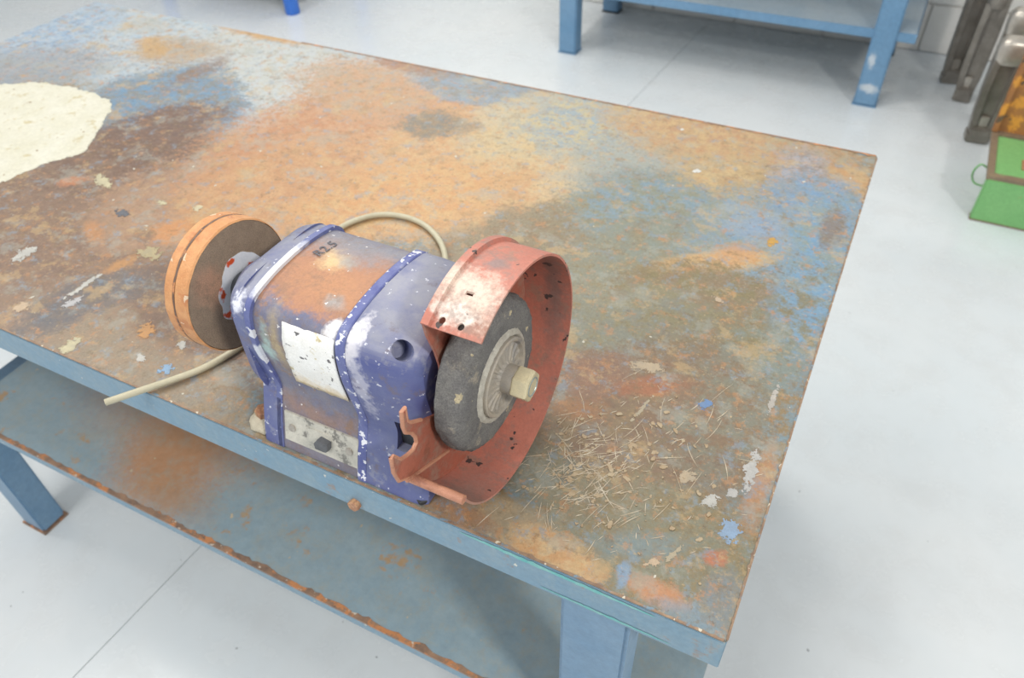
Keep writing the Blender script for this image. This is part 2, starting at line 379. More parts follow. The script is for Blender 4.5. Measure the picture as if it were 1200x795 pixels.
M['green'] = worn('green_box_paint', (118, 176, 110), (126, 182, 116), 8, chips=(150, 120, 80), chip_scale=40, chip_at=0.73, rough=0.45)
M['box_rust'] = worn('box_rusted_rim', (140, 124, 100), (120, 104, 88), 25, rust=(130, 160, 106), rust_at=0.6)
M['lid_rust'] = worn('orange_rusted_lid', (176, 120, 66), (146, 100, 64), 10, rust=(218, 152, 64), rust_scale=14, rust_at=0.50, chips=(104, 86, 68), chip_scale=22, chip_at=0.58)

# ------------------------------------------------------------------ the room
fl = MB().box(-9, 6, -4, 9, -H - 0.10, -H - 0.006).build('floor', M['joint']); tag(fl, kind='structure')
jx = lambda y: -1.183 + 0.054 * y
MB().plate([(-9, -4), (jx(-4) - 0.001, -4), (jx(9) - 0.001, 9), (-9, 9)], -H - 0.006, -H, 'z').build('floor_slab', M['floor'], fl)
MB().plate([(jx(-4) + 0.001, -4), (6, -4), (6, 9), (jx(9) + 0.001, 9)], -H - 0.006, -H, 'z').build('floor_slab', M['floor'], fl)
WY = 3.78
wl = MB().box(-9, 6, WY + 0.012, WY + 0.2, -H, 2.6).build('wall_back', M['mortar']); tag(wl, kind='structure')
bm_mesh = None
for r in range(4):
    for k in range(8):
        x0 = -1.75 + k * 0.45 + (0.225 if r % 2 else 0.0)
        z0 = -H + 0.002 + r * 0.225
        if bm_mesh is None:
            o = MB().box(0, 0.442, WY, WY + 0.02, 0, 0.217).build('block', M['wall'], wl, bevel=0.004); bm_mesh = o.data
        else:
            o = bpy.data.objects.new('block', bm_mesh); col.objects.link(o); attach(o, wl)
        o.location = Vector((x0, 0, z0))

# ------------------------------------------------------------------ the work table
T = thing('work_table', 'long steel work table with rusted, paint-stained blue top under the grinder', 'table', (-1.0, 0.5, 0))
top = MB().box(-2.0, 0, 0, 1.0, -0.004, 0).build('table_top', M['table_top'], T, bevel=0.0015)
top['label'] = 'blue steel plate worn to rust, tan and olive, with reflected haze painted in'
AH = -0.058
MB().box(-2.0, 0, 0.0, 0.004, AH, -0.0042).build('apron', M['apron'], T, bevel=0.001)
MB().box(-2.0, 0, 0.996, 1.0, AH, -0.0042).build('apron', M['apron'], T, bevel=0.001)
MB().box(-0.004, 0, 0.0042, 0.9958, AH, -0.0042).build('apron', M['apron'], T, bevel=0.001)
MB().box(-2.0, -1.996, 0.0042, 0.9958, AH, -0.0042).build('apron', M['apron'], T, bevel=0.001)
# chipped folded edges
rnd = random.Random(4)
def edge_strip(p0, p1, w, name, mat, out, n=90, lift=0.0007):
    """ragged worn strip along a folded edge: lies on the top and turns down over the side"""
    p0, p1, out = Vector(p0), Vector(p1), Vector(out); mb = MB(); A = []; Bv = []; Cv = []
    for i in range(n + 1):
        p = p0.lerp(p1, i / n); wi = w * (0.35 + 0.9 * abs(mnoise.noise(Vector((i * 0.83, w * 900.7, 0.3))) + 0.5 * mnoise.noise(Vector((i * 0.21, 3.3, 8.1))))) ; wd = w * (0.15 + 0.7 * abs(mnoise.noise(Vector((i * 0.53, 4.2, w * 500)))))
        A.append(p - out * wi + Vector((0, 0, lift))); Bv.append(p + out * lift + Vector((0, 0, lift))); Cv.append(p + out * lift - Vector((0, 0, wd)))
    k = len(A); mb.add(A + Bv + Cv, [(i, i + 1, k + i + 1, k + i) for i in range(k - 1)] + [(k + i, k + i + 1, 2 * k + i + 1, 2 * k + i) for i in range(k - 1)])
    return mb.build(name, mat, T)
edge_strip((-1.9, 0, 0), (-0.003, 0, 0), 0.0034, 'worn_edge', M['apron_edge'], (0, -1, 0), 420)
edge_strip((0, 0.002, 0), (0, 0.99, 0), 0.0030, 'worn_edge', M['apron_edge'], (1, 0, 0), 260)
edge_strip((-1.3, 1.0, 0), (-0.003, 1.0, 0), 0.007, 'worn_edge', M['rust_edge'], (0, 1, 0), 220)
# teal paint smears on the front apron
sm = MB()
for (xa, xb, zc, w) in ((-0.30, -0.07, -0.010, 0.006), (-0.20, -0.05, -0.051, 0.0035)):
    n = 40; U = []; D = []
    for i in range(n + 1):
        x = xa + (xb - xa) * i / n; e = math.sin(math.pi * i / n) ** 0.5
        U.append((x, -0.0006, zc + w * e * (0.4 + 0.7 * abs(mnoise.noise((i * 0.4, zc * 90, 1))))))
        D.append((x, -0.0006, zc - w * e * (0.4 + 0.7 * abs(mnoise.noise((i * 0.5, zc * 70, 5))))))
    sm.add(U + D, [(i, i + 1, n + 2 + i, n + 1 + i) for i in range(n)])
sm.build('paint_smear', M['teal'], T)
# legs, rails, shelf
def leg(x0, x1, y0, y1):
    o = MB().box(x0, x1, y0, y1, -H + 0.005, -0.0045).build('leg', M['frame'], T, bevel=0.005)
    MB().box(x0 - 0.004, x1 + 0.004, y0 - 0.004, y1 + 0.004, -H, -H + 0.005).build('foot_plate', M['rust_edge'], o, bevel=0.001)
LX = (-1.622, -1.546); RX = (-0.178, -0.096)
for (xa, xb) in (LX, RX):
    leg(xa, xb, 0.005, 0.067); leg(xa, xb, 0.93, 0.992)
SZ = -0.430
MB().box(-1.53, -0.008, 0.012, 0.988, SZ - 0.003, SZ).build('shelf', M['shelf'], T, bevel=0.001)
MB().box(-1.53, -0.008, 0.008, 0.012, SZ - 0.026, SZ + 0.0005).build('shelf_lip', M['apron'], T, bevel=0.001)
MB().box(-1.53, -0.008, 0.988, 0.992, SZ - 0.026, SZ + 0.0005).build('shelf_lip', M['apron'], T, bevel=0.001)
mb = MB(); A = []; Bv = []
for i in range(161):
    x = -1.528 + (1.528 + -0.009000000000000001) * i / 160
    A.append((x, 0.012 + 0.002 + 0.007 * abs(mnoise.noise((i * 0.71, 2.3, 7.7)) + 0.8 * mnoise.noise((i * 0.19, 5.3, 1.7))), SZ + 0.0008)); Bv.append((x, 0.0076, SZ + 0.0009))
C2 = [(p[0], 0.0076, SZ - 0.004) for p in A]
mb.add(A + Bv + C2, [(i, i + 1, 162 + i, 161 + i) for i in range(160)] + [(161 + i, 162 + i, 323 + i, 322 + i) for i in range(160)])
mb.build('worn_edge', M['rust_edge'], T)
for (xa, xb) in ((-1.600, -1.56), (-0.157, -0.117)):
    MB().box(xa, xb, 0.078, 0.92, SZ - 0.065, SZ - 0.027).build('side_rail', M['frame'], T, bevel=0.003)
for (ya, yb) in ((0.02, 0.06), (0.94, 0.98)):
    MB().box(-1.546, -0.178, ya, yb, SZ - 0.026, SZ - 0.004).build('cross_rail', M['frame'], T, bevel=0.002)
# dried cream patch on the far left of the top
rim = [(-1.782, 0.543), (-1.72, 0.583), (-1.642, 0.598), (-1.564, 0.6), (-1.492, 0.588), (-1.455, 0.56), (-1.433, 0.523), (-1.405, 0.485), (-1.384, 0.449), (-1.363, 0.404),
       (-1.383, 0.372), (-1.399, 0.327), (-1.41, 0.29), (-1.416, 0.268), (-1.46, 0.235), (-1.55, 0.215), (-1.66, 0.225), (-1.75, 0.27), (-1.81, 0.34), (-1.83, 0.43), (-1.815, 0.5)]
rim = [(p.x, p.y) for p in spline([(a, b_, 0) for a, b_ in rim + rim[:1]], 16)][:-1]
cx = sum(p[0] for p in rim) / len(rim); cy = sum(p[1] for p in rim) / len(rim)
R = []
for s, z in ((1.0, 0.0003), (0.992, 0.0016), (0.96, 0.0022), (0.8, 0.0026), (0.5, 0.0028), (0.2, 0.0028)):
    ring = []
    for i, (a, b_) in enumerate(rim):
        j = 1 + (0.030 * mnoise.noise((a * 30, b_ * 30, 0)) + 0.030 * mnoise.noise((a * 90, b_ * 90, 2)) + 0.02 * mnoise.noise((a * 220, b_ * 220, 4))) * (1 if s > 0.9 else 0.3)
        ring.append((cx + (a - cx) * s * j, cy + (b_ - cy) * s * j, z + 0.0006 * mnoise.noise((a * 30 * s, b_ * 30 * s, 1)) * (s < 0.99)))
    R.append(ring)
pa = MB().rings(R, True, False, True).build('plaster_patch', M['plaster'], T, smooth=60); pa['label'] = 'round patch of dried cream plaster'
# paint spots, chips and scratches lying on the top
TABLE_MARKS = [
    (-0.031, 0.123, 0.0176, 0.0124, 1.644, (158, 184, 214)),
    (-0.106, 0.29, 0.0104, 0.0082, 1.569, (116, 152, 200)),
    (-0.03, 0.212, 0.033, 0.0084, 1.63, (206, 204, 200)),
    (-0.061, 0.151, 0.0127, 0.0081, -2.115, (210, 208, 200)),
    (-0.041, 0.172, 0.0087, 0.0071, 1.332, (214, 200, 180)),
    (-0.094, 0.171, 0.0116, 0.0109, -2.419, (206, 186, 156)),
    (-0.033, 0.331, 0.03, 0.0041, 1.561, (200, 194, 184)),
    (-0.176, 0.247, 0.0295, 0.0028, -1.754, (200, 186, 158)),
    (-0.111, 0.665, 0.016, 0.0074, -1.743, (220, 170, 80)),
    (-0.278, 0.818, 0.0096, 0.0069, -2.253, (246, 246, 240)),
    (-0.348, 0.953, 0.0055, 0.0047, 1.53, (250, 250, 245)),
    (-0.196, 0.32, 0.0244, 0.0111, -2.959, (206, 190, 156)),
    (-0.093, 0.05, 0.0093, 0.0048, -2.352, (216, 190, 160)),
    (-0.076, 0.07, 0.0162, 0.0036, -1.985, (200, 190, 170)),
    (-0.147, 0.492, 0.0124, 0.005, 2.577, (220, 200, 160)),
    (-1.243, 0.349, 0.0325, 0.0119, 2.775, (216, 206, 170)),
    (-1.028, 0.121, 0.0388, 0.0064, -1.605, (216, 208, 196)),
    (-1.011, 0.085, 0.0162, 0.0088, -1.851, (206, 204, 206)),
    (-1.184, 0.137, 0.0268, 0.0144, -1.508, (210, 205, 180)),
    (-0.935, 0.019, 0.019, 0.0125, -1.369, (220, 208, 172)),
    (-1.073, 0.045, 0.0155, 0.0117, -3.002, (206, 190, 160)),
    (-0.86, 0.087, 0.0179, 0.0123, 2.564, (212, 158, 100)),
    (-0.998, 0.225, 0.0258, 0.0176, 3.008, (196, 180, 140)),
    (-1.089, 0.342, 0.0103, 0.0071, 3.051, (226, 212, 170)),
    (-1.019, 0.356, 0.0122, 0.0103, -1.368, (228, 214, 176)),
    (-0.776, 0.041, 0.0118, 0.0096, -3.051, (150, 186, 220)),
    (-0.792, 0.086, 0.0113, 0.0066, 2.546, (226, 212, 180)),
    (-0.825, 0.042, 0.0101, 0.0069, 2.902, (220, 214, 180)),
    (-1.129, 0.289, 0.0172, 0.0113, 3.068, (110, 112, 120)),
]
spot_mats = {}
def spot_mat(c):
    k = tuple(round(v / 24) for v in c)
    if k not in spot_mats:
        spot_mats[k] = worn('paint_spot', tuple(int(v * 0.86) for v in c), tuple(int(v * 0.78) for v in c), 60, rust=tuple(int(v * 0.8 + 16) for v in c), rust_scale=70, rust_at=0.62, rough=0.5, grime=tuple(int(v * 0.6 + 40) for v in c), grime_op=0.7, grime_scale=60)
    return spot_mats[k]
rnd = random.Random(11)
def ragged(x, y, rx, ry, rot, z, seed, n=56):
    """flat torn outline with a little thickness"""
    P = []
    for j in range(n):
        a = 2 * math.pi * j / n
        k = 0.80 + 0.35 * mnoise.noise((math.cos(a) * 1.3, math.sin(a) * 1.3, seed)) + 0.30 * mnoise.noise((math.cos(a) * 4, math.sin(a) * 4, seed + 9)) + 0.22 * mnoise.noise((math.cos(a) * 9, math.sin(a) * 9, seed + 4))
        k = max(k, 0.3)
        u, w = rx * k * math.cos(a), ry * k * math.sin(a)
        P.append((x + u * math.cos(rot) - w * math.sin(rot), y + u * math.sin(rot) + w * math.cos(rot)))
    return P
def blotch(x, y, rx, ry, rot, seed, z):
    """worn paint blotch: cells of a fine grid kept where a noisy ellipse covers them"""
    h = max(0.00055, min(rx, ry) / 14); mb = MB(); idx = {}
    nu, nv = int(1.5 * rx / h), int(1.5 * ry / h); st = max(1, int(max(nu, nv) / 60)); hu = h * (st if rx > ry else 1); hv = h * (st if ry >= rx else 1)
    nu, nv = int(1.5 * rx / hu), int(1.5 * ry / hv)
    def vid(i, j):
        if (i, j) not in idx:
            u, w = i * hu, j * hv; idx[i, j] = len(mb.v)
            q = 0.35 * h
            mb.v.append((x + u * math.cos(rot) - w * math.sin(rot) + q * mnoise.noise((i * 0.9, j * 0.9, seed)), y + u * math.sin(rot) + w * math.cos(rot) + q * mnoise.noise((i * 0.9, j * 0.9, seed + 5)), z))
        return idx[i, j]
    for i in range(-nu, nu):
        for j in range(-nv, nv):
            u, w = (i + 0.5) * hu, (j + 0.5) * hv
            d = math.hypot(u / rx, w / ry) + 0.55 * mnoise.noise((u * 160, w * 160, seed)) + 0.40 * mnoise.noise((u * 520, w * 520, seed + 2))
            if d < 0.78: mb.f.append((vid(i, j), vid(i + 1, j), vid(i + 1, j + 1), vid(i, j + 1)))
    return mb
for i, (x, y, rx, ry, rot, c) in enumerate(TABLE_MARKS):
    blotch(x, y, rx, ry, rot, i * 3.7, 0.0003 + 0.00001 * i).build('paint_spot', spot_mat(c), T)
sc_m = worn('bare_scratch', (204, 194, 174), (174, 156, 130), 60)
fl_m = worn('cream_flake', (176, 160, 132), (160, 136, 106), 60)
sc = MB(); fk = MB()
for i in range(300):
    # clustered where work was dropped beside the wheel
    if i % 3: x, y = rnd.gauss(-0.205, 0.035), rnd.gauss(0.135, 0.045)
    else: x, y = rnd.gauss(-0.14, 0.055), rnd.gauss(0.16, 0.08)
    if not (-0.32 < x < -0.02 and 0.02 < y < 0.36): continue
    L = 0.004 + 0.020 * rnd.random() ** 3; w = 0.00018 + 0.00030 * rnd.random()
    a = rnd.choice((1.1, 1.25, 0.5, 0.9, 2.2)) + rnd.gauss(0, 0.25); b0 = rnd.gauss(0, 0.12)
    A, B_ = [], []
    for k in range(6):
        s_ = k / 5 - 0.5; aa = a + b0 * s_
        px, py = x + L * s_ * 2 * math.cos(aa), y + L * s_ * 2 * math.sin(aa); ww = w * (1 - (2 * s_) ** 2) + 0.0001
        zz = 0.0002 + 0.000002 * i; A.append((px - ww * math.sin(aa), py + ww * math.cos(aa), zz)); B_.append((px + ww * math.sin(aa), py - ww * math.cos(aa), zz))
    sc.add(A + B_, [(k, k + 1, 7 + k, 6 + k) for k in range(5)])
for i in range(240):
    x, y = (rnd.gauss(-0.205, 0.03), rnd.gauss(0.13, 0.035)) if i % 2 else (rnd.gauss(-0.15, 0.05), rnd.gauss(0.15, 0.07))
    if not (-0.32 < x < -0.02 and 0.02 < y < 0.36): continue
    r = 0.0006 + 0.0030 * rnd.random() ** 2.5
    fk.plate(ragged(x, y, r * rnd.uniform(1, 2), r, rnd.uniform(0, 3), 0, i * 1.9, 18), 0.0001 + 0.000002 * i, 0.0004 + 0.000004 * i, 'z')
tag(sc.build('scratches', sc_m, T), 'pale scratches', kind='stuff')
tag(fk.build('paint_flakes', fl_m, T), 'small cream flakes', kind='stuff')
ws = MB()
for i in range(170):
    x, y = rnd.uniform(-1.9, -0.01), rnd.uniform(0.01, 0.98)
    if -0.7 < x < -0.27 and y < 0.25: continue
    r = 0.0007 + 0.002 * rnd.random() ** 3
    ws.plate(ragged(x, y, r * rnd.uniform(1, 1.8), r, rnd.uniform(0, 3), 0, i * 2.3, 12), 0.0001, 0.0004, 'z')
tag(ws.build('paint_specks', spot_mat((232, 226, 210)), T), 'tiny white specks', kind='stuff')
# rusty bolt head on the front apron
MB().hexagon((-0.445, 0.0, -0.047), (0, -1, 0.1), 0.008, 0.008).build('bolt', M['rust'], T, smooth=30)

# ------------------------------------------------------------------ the bench grinder
YA, ZA = 0.104, 0.142                       # spindle line, parallel to the long edge of the table
G = thing('bench_grinder', 'worn blue double-ended bench grinder with open red wheel guard on the table edge', 'bench grinder', (-0.46, 0.104, H))
def blue_material():
    t = NT('grinder_blue_paint')
    n1 = t.noise(22, 5, 0.65)
    c = t.mix(t.ramp(n1, 0.35, 0.65), lin((80, 88, 142)), lin((100, 108, 150)))
    # grey dust that has settled on faces that look up
    geo = t.n.new('ShaderNodeNewGeometry'); nz = t.vmath('DOT_PRODUCT', geo.outputs['True Normal'], (0, 0, 1))
    d = t.math('MULTIPLY', t.ramp(nz, 0.2, 0.95), t.ramp(t.noise(30, 5, 0.65), 0.3, 0.6, 0.25, 0.8))
    c = t.mix(d, c, lin((150, 151, 160)))
    c = t.mix(t.ramp(t.noise(55, 5, 0.7), 0.56, 0.63, 0, 0.6), c, lin((140, 142, 160)))
    c = t.mix(t.ramp(t.noise(34, 5, 0.7), 0.58, 0.66, 0, 0.6), c, lin((112, 100, 106)))
    c = t.mix(t.ramp(t.noise(130, 3, 0.55), 0.672, 0.687, 0, 0.9), c, lin((206, 208, 220)))
    v = t.warp(((30, 0.02), (120, 0.01))); f = t.noise(160, 4, 0.7)
    for (loc, scl, cc, op) in (((-0.415, 0.034, 0.205), (0.008, 0.03, 0.024), (224, 222, 226), 0.9), ((-0.409, 0.02, 0.16), (0.008, 0.03, 0.05), (190, 190, 206), 0.7),
                               ((-0.567, 0.03, 0.205), (0.008, 0.02, 0.012), (228, 230, 240), 0.95), ((-0.60, 0.06, 0.21), (0.02, 0.03, 0.02), (170, 176, 190), 0.6)):
        c = t.blob(c, v, loc, (0, 0, 0), scl, lin(cc), 0.4, f, 1.6, op)
    t.bump(t.noise(120, 4, 0.7), 0.2, 0.002)
    return t.done(c, 0.42, 0.0)
M['blue'] = blue_material()
M['blue_edge'] = worn('chipped_blue_ridge', (84, 92, 152), (112, 120, 166), 40, chips=(226, 228, 236), chip_scale=120, chip_at=0.585, rust=(160, 162, 180), rust_scale=40, rust_at=0.6)
M['white_ridge'] = worn('chipped_ridge', (84, 92, 150), (108, 116, 160), 50, chips=(216, 218, 226), chip_scale=80, chip_at=0.60, blobs=(((-0.548, 0.075, 0.225), (0.02, 0.042, 0.02), (0, 0, 0), (222, 224, 228), 0.2, 0.5, 0.95), ((-0.548, 0.022, 0.15), (0.02, 0.01, 0.012), (0, 0, 0), (216, 220, 230), 0.3, 0.8, 0.9)))
M['housing'] = worn('rusted_motor_housing', (104, 108, 136), (126, 124, 136), 30, rust=(140, 116, 104), rust_scale=24, rust_at=0.58, chips=(222, 220, 220), chip_scale=110, chip_at=0.70, bump=0.35, grime=(128, 104, 88), grime_op=0.45, grime_scale=34,
    blobs=(((-0.488, 0.085, 0.237), (0.13, 0.075, 0.035), (0, 0, 0), (172, 122, 92), 0.12, 0.5, 0.95),
           ((-0.475, 0.080, 0.23), (0.05, 0.03, 0.03), (0, 0, 0), (188, 136, 96), 0.7, 2.6, 0.75),
           ((-0.48, 0.155, 0.23), (0.10, 0.030, 0.03), (0, 0, 0.2), (140, 138, 144), 0.5, 1.8, 0.85),
           ((-0.505, 0.118, 0.23), (0.014, 0.016, 0.03), (0, 0, 0), (222, 190, 140), 0.6, 1.2, 0.85),
           ((-0.487, 0.122, 0.23), (0.010, 0.012, 0.03), (0, 0, 0), (160, 158, 152), 0.6, 1.2, 0.7),
           ((-0.465, 0.062, 0.23), (0.012, 0.012, 0.03), (0, 0, 0), (160, 160, 160), 0.6, 1.2, 0.85),
           ((-0.516, 0.02, 0.165), (0.010, 0.04, 0.035), (0, 0, 0), (178, 160, 126), 0.5, 1.2, 0.9),
           ((-0.533, 0.02, 0.165), (0.006, 0.04, 0.025), (0, 0, 0), (170, 196, 190), 0.5, 1.2, 0.85),
           ((-0.442, 0.03, 0.208), (0.009, 0.012, 0.014), (0, 0, 0), (234, 234, 238), 0.3, 1.0, 0.95),
           ((-0.50, 0.02, 0.068), (0.05, 0.03, 0.010), (0, 0, 0), (152, 122, 106), 0.7, 1.6, 0.75),
           ((-0.49, 0.0, 0.01), (0.06, 0.05, 0.012), (0, 0, 0), (132, 126, 136), 0.7, 1.4, 0.7)))
M['label_white'] = worn('scraped_white_plate', (250, 250, 248), (242, 241, 236), 40, rust=(206, 192, 150), rust_scale=55, rust_at=0.60, chips=(112, 110, 112), chip_scale=120, chip_at=0.66,
    blobs=(((-0.485, 0.02, 0.108), (0.06, 0.05, 0.014), (0, 0.1, 0), (212, 184, 126), 0.6, 1.4, 0.8),))
M['alu'] = worn('scuffed_aluminium', (206, 202, 190), (180, 178, 168), 45, rust=(128, 126, 120), rust_scale=40, rust_at=0.56, rough=0.4, metal=0.1)
M['knob'] = worn('dark_switch', (78, 80, 84), (96, 98, 102), 60)
M['ink'] = worn('black_marker', (84, 84, 92), (104, 104, 112), 60)
M['wheel_rim'] = worn('orange_worn_rim', (216, 160, 110), (206, 144, 92), 40, rust=(196, 128, 80), rust_scale=30, rust_at=0.57, chips=(222, 196, 166), chip_scale=60, chip_at=0.66, bump=0.6, grime=(190, 130, 88), grime_op=0.5)
M['wheel_face'] = worn('brown_abrasive', (164, 142, 120), (152, 132, 112), 60, grain=0.38, bump=0.9, rough=0.9, grime=(140, 118, 98), grime_op=0.5, grime_scale=50,
    blobs=(((-0.65, 0.060, 0.165), (0.03, 0.018, 0.028), (0.4, 0, 0), (196, 150, 122), 0.5, 1.0, 0.8),))
M['paper'] = worn('wheel_paper_label', (232, 232, 236), (214, 218, 226), 40, grain=0.05, blobs=tuple(
    ((-0.649, YA + 0.036 * math.cos(a), ZA + 0.036 * math.sin(a)), (0.02, rr, rr), (0, 0, 0), (214, 84, 40), 0.25, 1.0, 1.0)
    for a, rr in ((1.75, 0.0055), (2.95, 0.005), (3.6, 0.006), (4.0, 0.006), (0.6, 0.005))))
M['stone'] = worn('grey_abrasive', (128, 126, 122), (112, 110, 110), 50, rust=(158, 150, 136), rust_scale=26, rust_at=0.56, chips=(196, 182, 150), chip_scale=45, chip_at=0.68, grain=0.42, bump=1.0, rough=0.9, grime=(96, 94, 94), grime_op=0.6, grime_scale=36)
M['flange'] = worn('dusty_cast_flange', (176, 166, 150), (158, 152, 144), 60, rust=(140, 136, 132), rust_at=0.56, rough=0.55, metal=0.15)
M['lead'] = worn('white_dust_ring', (206, 201, 188), (176, 170, 158), 90, rust=(140, 136, 130), rust_scale=60, rust_at=0.56, bump=0.8)
M['nut'] = worn('pale_plated_nut', (216, 204, 168), (200, 190, 160), 60, rough=0.35, metal=0.25)
M['bolt_end'] = worn('spindle_end', (170, 182, 184), (150, 160, 162), 60, rough=0.3, metal=0.4)
red_blobs = (((-0.305, 0.072, 0.285), (0.030, 0.030, 0.05), (0, 0, 0.3), (226, 206, 190), 0.4, 1.6, 0.9),
             ((-0.305, 0.048, 0.27), (0.018, 0.008, 0.05), (0, 0, 0), (236, 226, 216), 0.4, 1.2, 0.95),
             ((-0.29, 0.125, 0.285), (0.010, 0.014, 0.05), (0, 0, 0), (140, 122, 120), 0.4, 1.2, 0.85),
             ((-0.30, 0.0, 0.02), (0.03, 0.05, 0.05), (0, 0, 0), (168, 138, 128), 0.6, 1.5, 0.8),
             ((-0.29, 0.235, 0.17), (0.010, 0.03, 0.09), (0, 0, 0), (128, 104, 98), 0.6, 1.2, 0.8))
M['red'] = worn('faded_red_guard_paint', (196, 124, 106), (184, 116, 100), 24, rust=(168, 124, 108), rust_scale=20, rust_at=0.53, chips=(78, 66, 64), chip_scale=60, chip_at=0.665, blobs=red_blobs, grime=(146, 122, 114), grime_op=0.65, grime_scale=26)
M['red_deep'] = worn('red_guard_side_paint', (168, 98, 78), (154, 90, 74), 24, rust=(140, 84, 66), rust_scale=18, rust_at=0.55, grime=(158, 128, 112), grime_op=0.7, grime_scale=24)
M['guard_lip'] = worn('rusty_pink_steel', (196, 140, 112), (180, 126, 102), 50, rust=(160, 110, 90), rust_at=0.58)
M['cable'] = worn('grey_cable_sheath', (190, 184, 160), (176, 170, 146), 30, grain=0.05)
M['cement'] = worn('cement_blob', (214, 206, 184), (196, 186, 164), 60, bump=0.9)

HALF = [(0.004, 0.0), (0.009, 0.02), (0.015, 0.04), (0.022, 0.060), (0.028, 0.078), (0.029, 0.090), (0.0245, 0.120), (0.0195, 0.150), (0.0185, 0.175), (0.0195, 0.190), (0.024, 0.204),
        (0.034, 0.2135), (0.052, 0.2185), (0.075, 0.2220), (0.104, 0.2235)]
HALF = [(p.y, p.z) for p in spline([(0, a, b_) for a, b_ in HALF], 3)]
def section(x, s=1.0, sp=1.0):
    out = []
    for (y, z) in HALF:
        w = min(max((z - 0.070) / 0.03, 0), 1)
        k = sp * (1 - w) + s * w
        out.append((YA + (y - YA) * k, z + (z - ZA) * (s - 1) * w))
    out = out + [(2 * YA - y, z) for (y, z) in out[-2::-1]]
    return [(x, y, z) for (y, z) in out]
def front_y(z, s):
    P = section(0, s)[:len(HALF)]
    for (a, b_) in zip(P, P[1:]):
        if a[2] <= z <= b_[2] and b_[2] > a[2]:
            return a[1] + (b_[1] - a[1]) * (z - a[2]) / (b_[2] - a[2])
    return YA
def sup(x, ry, rz, n=4.0, N=40, dz=0.0):
    r = []
    for j in range(N):
        a = 2 * math.pi * j / N; c, s_ = math.cos(a), math.sin(a)
        r.append((x, YA + ry * math.copysign(abs(c) ** (2 / n), c), ZA + dz + rz * math.copysign(abs(s_) ** (2 / n), s_)))
    return r
HS = 0.972
MB().rings([section(x, HS, 0.985) for x in (-0.547, -0.52, -0.48, -0.45, -0.430)]).build('motor_housing', M['housing'], G, smooth=35)
# left end bell: foot and shoulder, domed towards the wheel
eb = MB().rings([section(-0.546, 0.99, 1.0), section(-0.568, 0.99, 1.0), section(-0.573, 0.972, 0.99)])
eb.rings([sup(-0.565, 0.0835, 0.080, 5), sup(-0.580, 0.079, 0.0765, 4.6), sup(-0.596, 0.065, 0.063, 3.6), sup(-0.611, 0.051, 0.050, 2.8), sup(-0.620, 0.043, 0.043, 2.3), sup(-0.626, 0.039, 0.039, 2.0), sup(-0.628, 0.034, 0.034, 2.0)])
e1 = eb.build('end_bell', M['blue'], G, smooth=35)
MB().rings([section(-0.552, 1.022, 1.0), section(-0.5445, 1.022, 1.0)]).build('housing_ridge', M['white_ridge'], G, smooth=35)
MB().rings([section(-0.436, 1.0, 1.0), section(-0.434, 1.022, 1.008), section(-0.425, 1.022, 1.008), section(-0.4235, 1.008, 1.004)]).build('housing_ridge', M['blue_edge'], G, smooth=35)
e2 = MB().rings([section(-0.4235, 1.0), section(-0.4225, 1.012, 1.0), section(-0.400, 1.012, 1.0), section(-0.378, 0.995, 1.0), section(-0.360, 0.945, 1.0), section(-0.350, 0.89, 0.985), section(-0.343, 0.80, 0.94)]).build('end_bell', M['blue'], G, smooth=40)
def cut(o, cutter):
    """subtract a shape from a part and keep the result as plain mesh"""
    md = o.modifiers.new('cut', 'BOOLEAN'); md.operation = 'DIFFERENCE'; md.solver = 'EXACT'; md.object = cutter
    bpy.context.view_layer.update()
    me = bpy.data.meshes.new_from_object(o.evaluated_get(bpy.context.evaluated_depsgraph_get()))
    o.modifiers.clear(); o.data = me; bpy.data.objects.remove(cutter)
    for p in me.polygons: p.use_smooth = True
    me.set_sharp_from_angle(angle=math.radians(40))
hole = MB().tube([(-0.383, 0.050, 0.194), (-0.335, 0.018, 0.232)], 0.0105, 20).build('cutter', M['blue'], G)
cut(e2, hole)
cut(e2, MB().box(-0.384, -0.353, -0.01, 0.055, 0.062, 0.104).build('cutter', M['dark'], G))
MB().box(-0.3838, -0.3532, 0.034, 0.0545, 0.0622, 0.1038).build('recess_shade_fill', M['dark'], G)  # dark filler block standing in for the shade inside the recess
# spindle collar on the left
MB().lathe_x([(-0.627, 0.026), (-0.634, 0.026), (-0.636, 0.020), (-0.6485, 0.019)], YA, ZA, 32).build('spindle_collar', M['knob'], G, smooth=35)
# scraped nameplate on the front of the housing
NP = MB(); nz, nx = 16, 12; V = []
for i in range(nz + 1):
    z = 0.108 + (0.203 - 0.108) * i / nz
    for j in range(nx + 1):
        xl = -0.514 + 0.010 * i / nz + 0.0025 * mnoise.noise((i * 0.6, 3, 1)); xr = -0.442 + 0.004 * i / nz
        V.append((xl + (xr - xl) * j / nx, front_y(z, HS) - 0.0012, z + (0.002 * mnoise.noise((j * 0.7, i * 0.1, 5)) if i in (0, nz) else 0)))
NP.add(V, [(i * (nx + 1) + j, i * (nx + 1) + j + 1, (i + 1) * (nx + 1) + j + 1, (i + 1) * (nx + 1) + j) for i in range(nz) for j in range(nx)])
np_o = NP.build('nameplate', M['label_white'], G, smooth=60); np_o['label'] = 'scraped white nameplate'
sd = np_o.modifiers.new('thickness', 'SOLIDIFY'); sd.thickness = 0.0009; sd.offset = 0
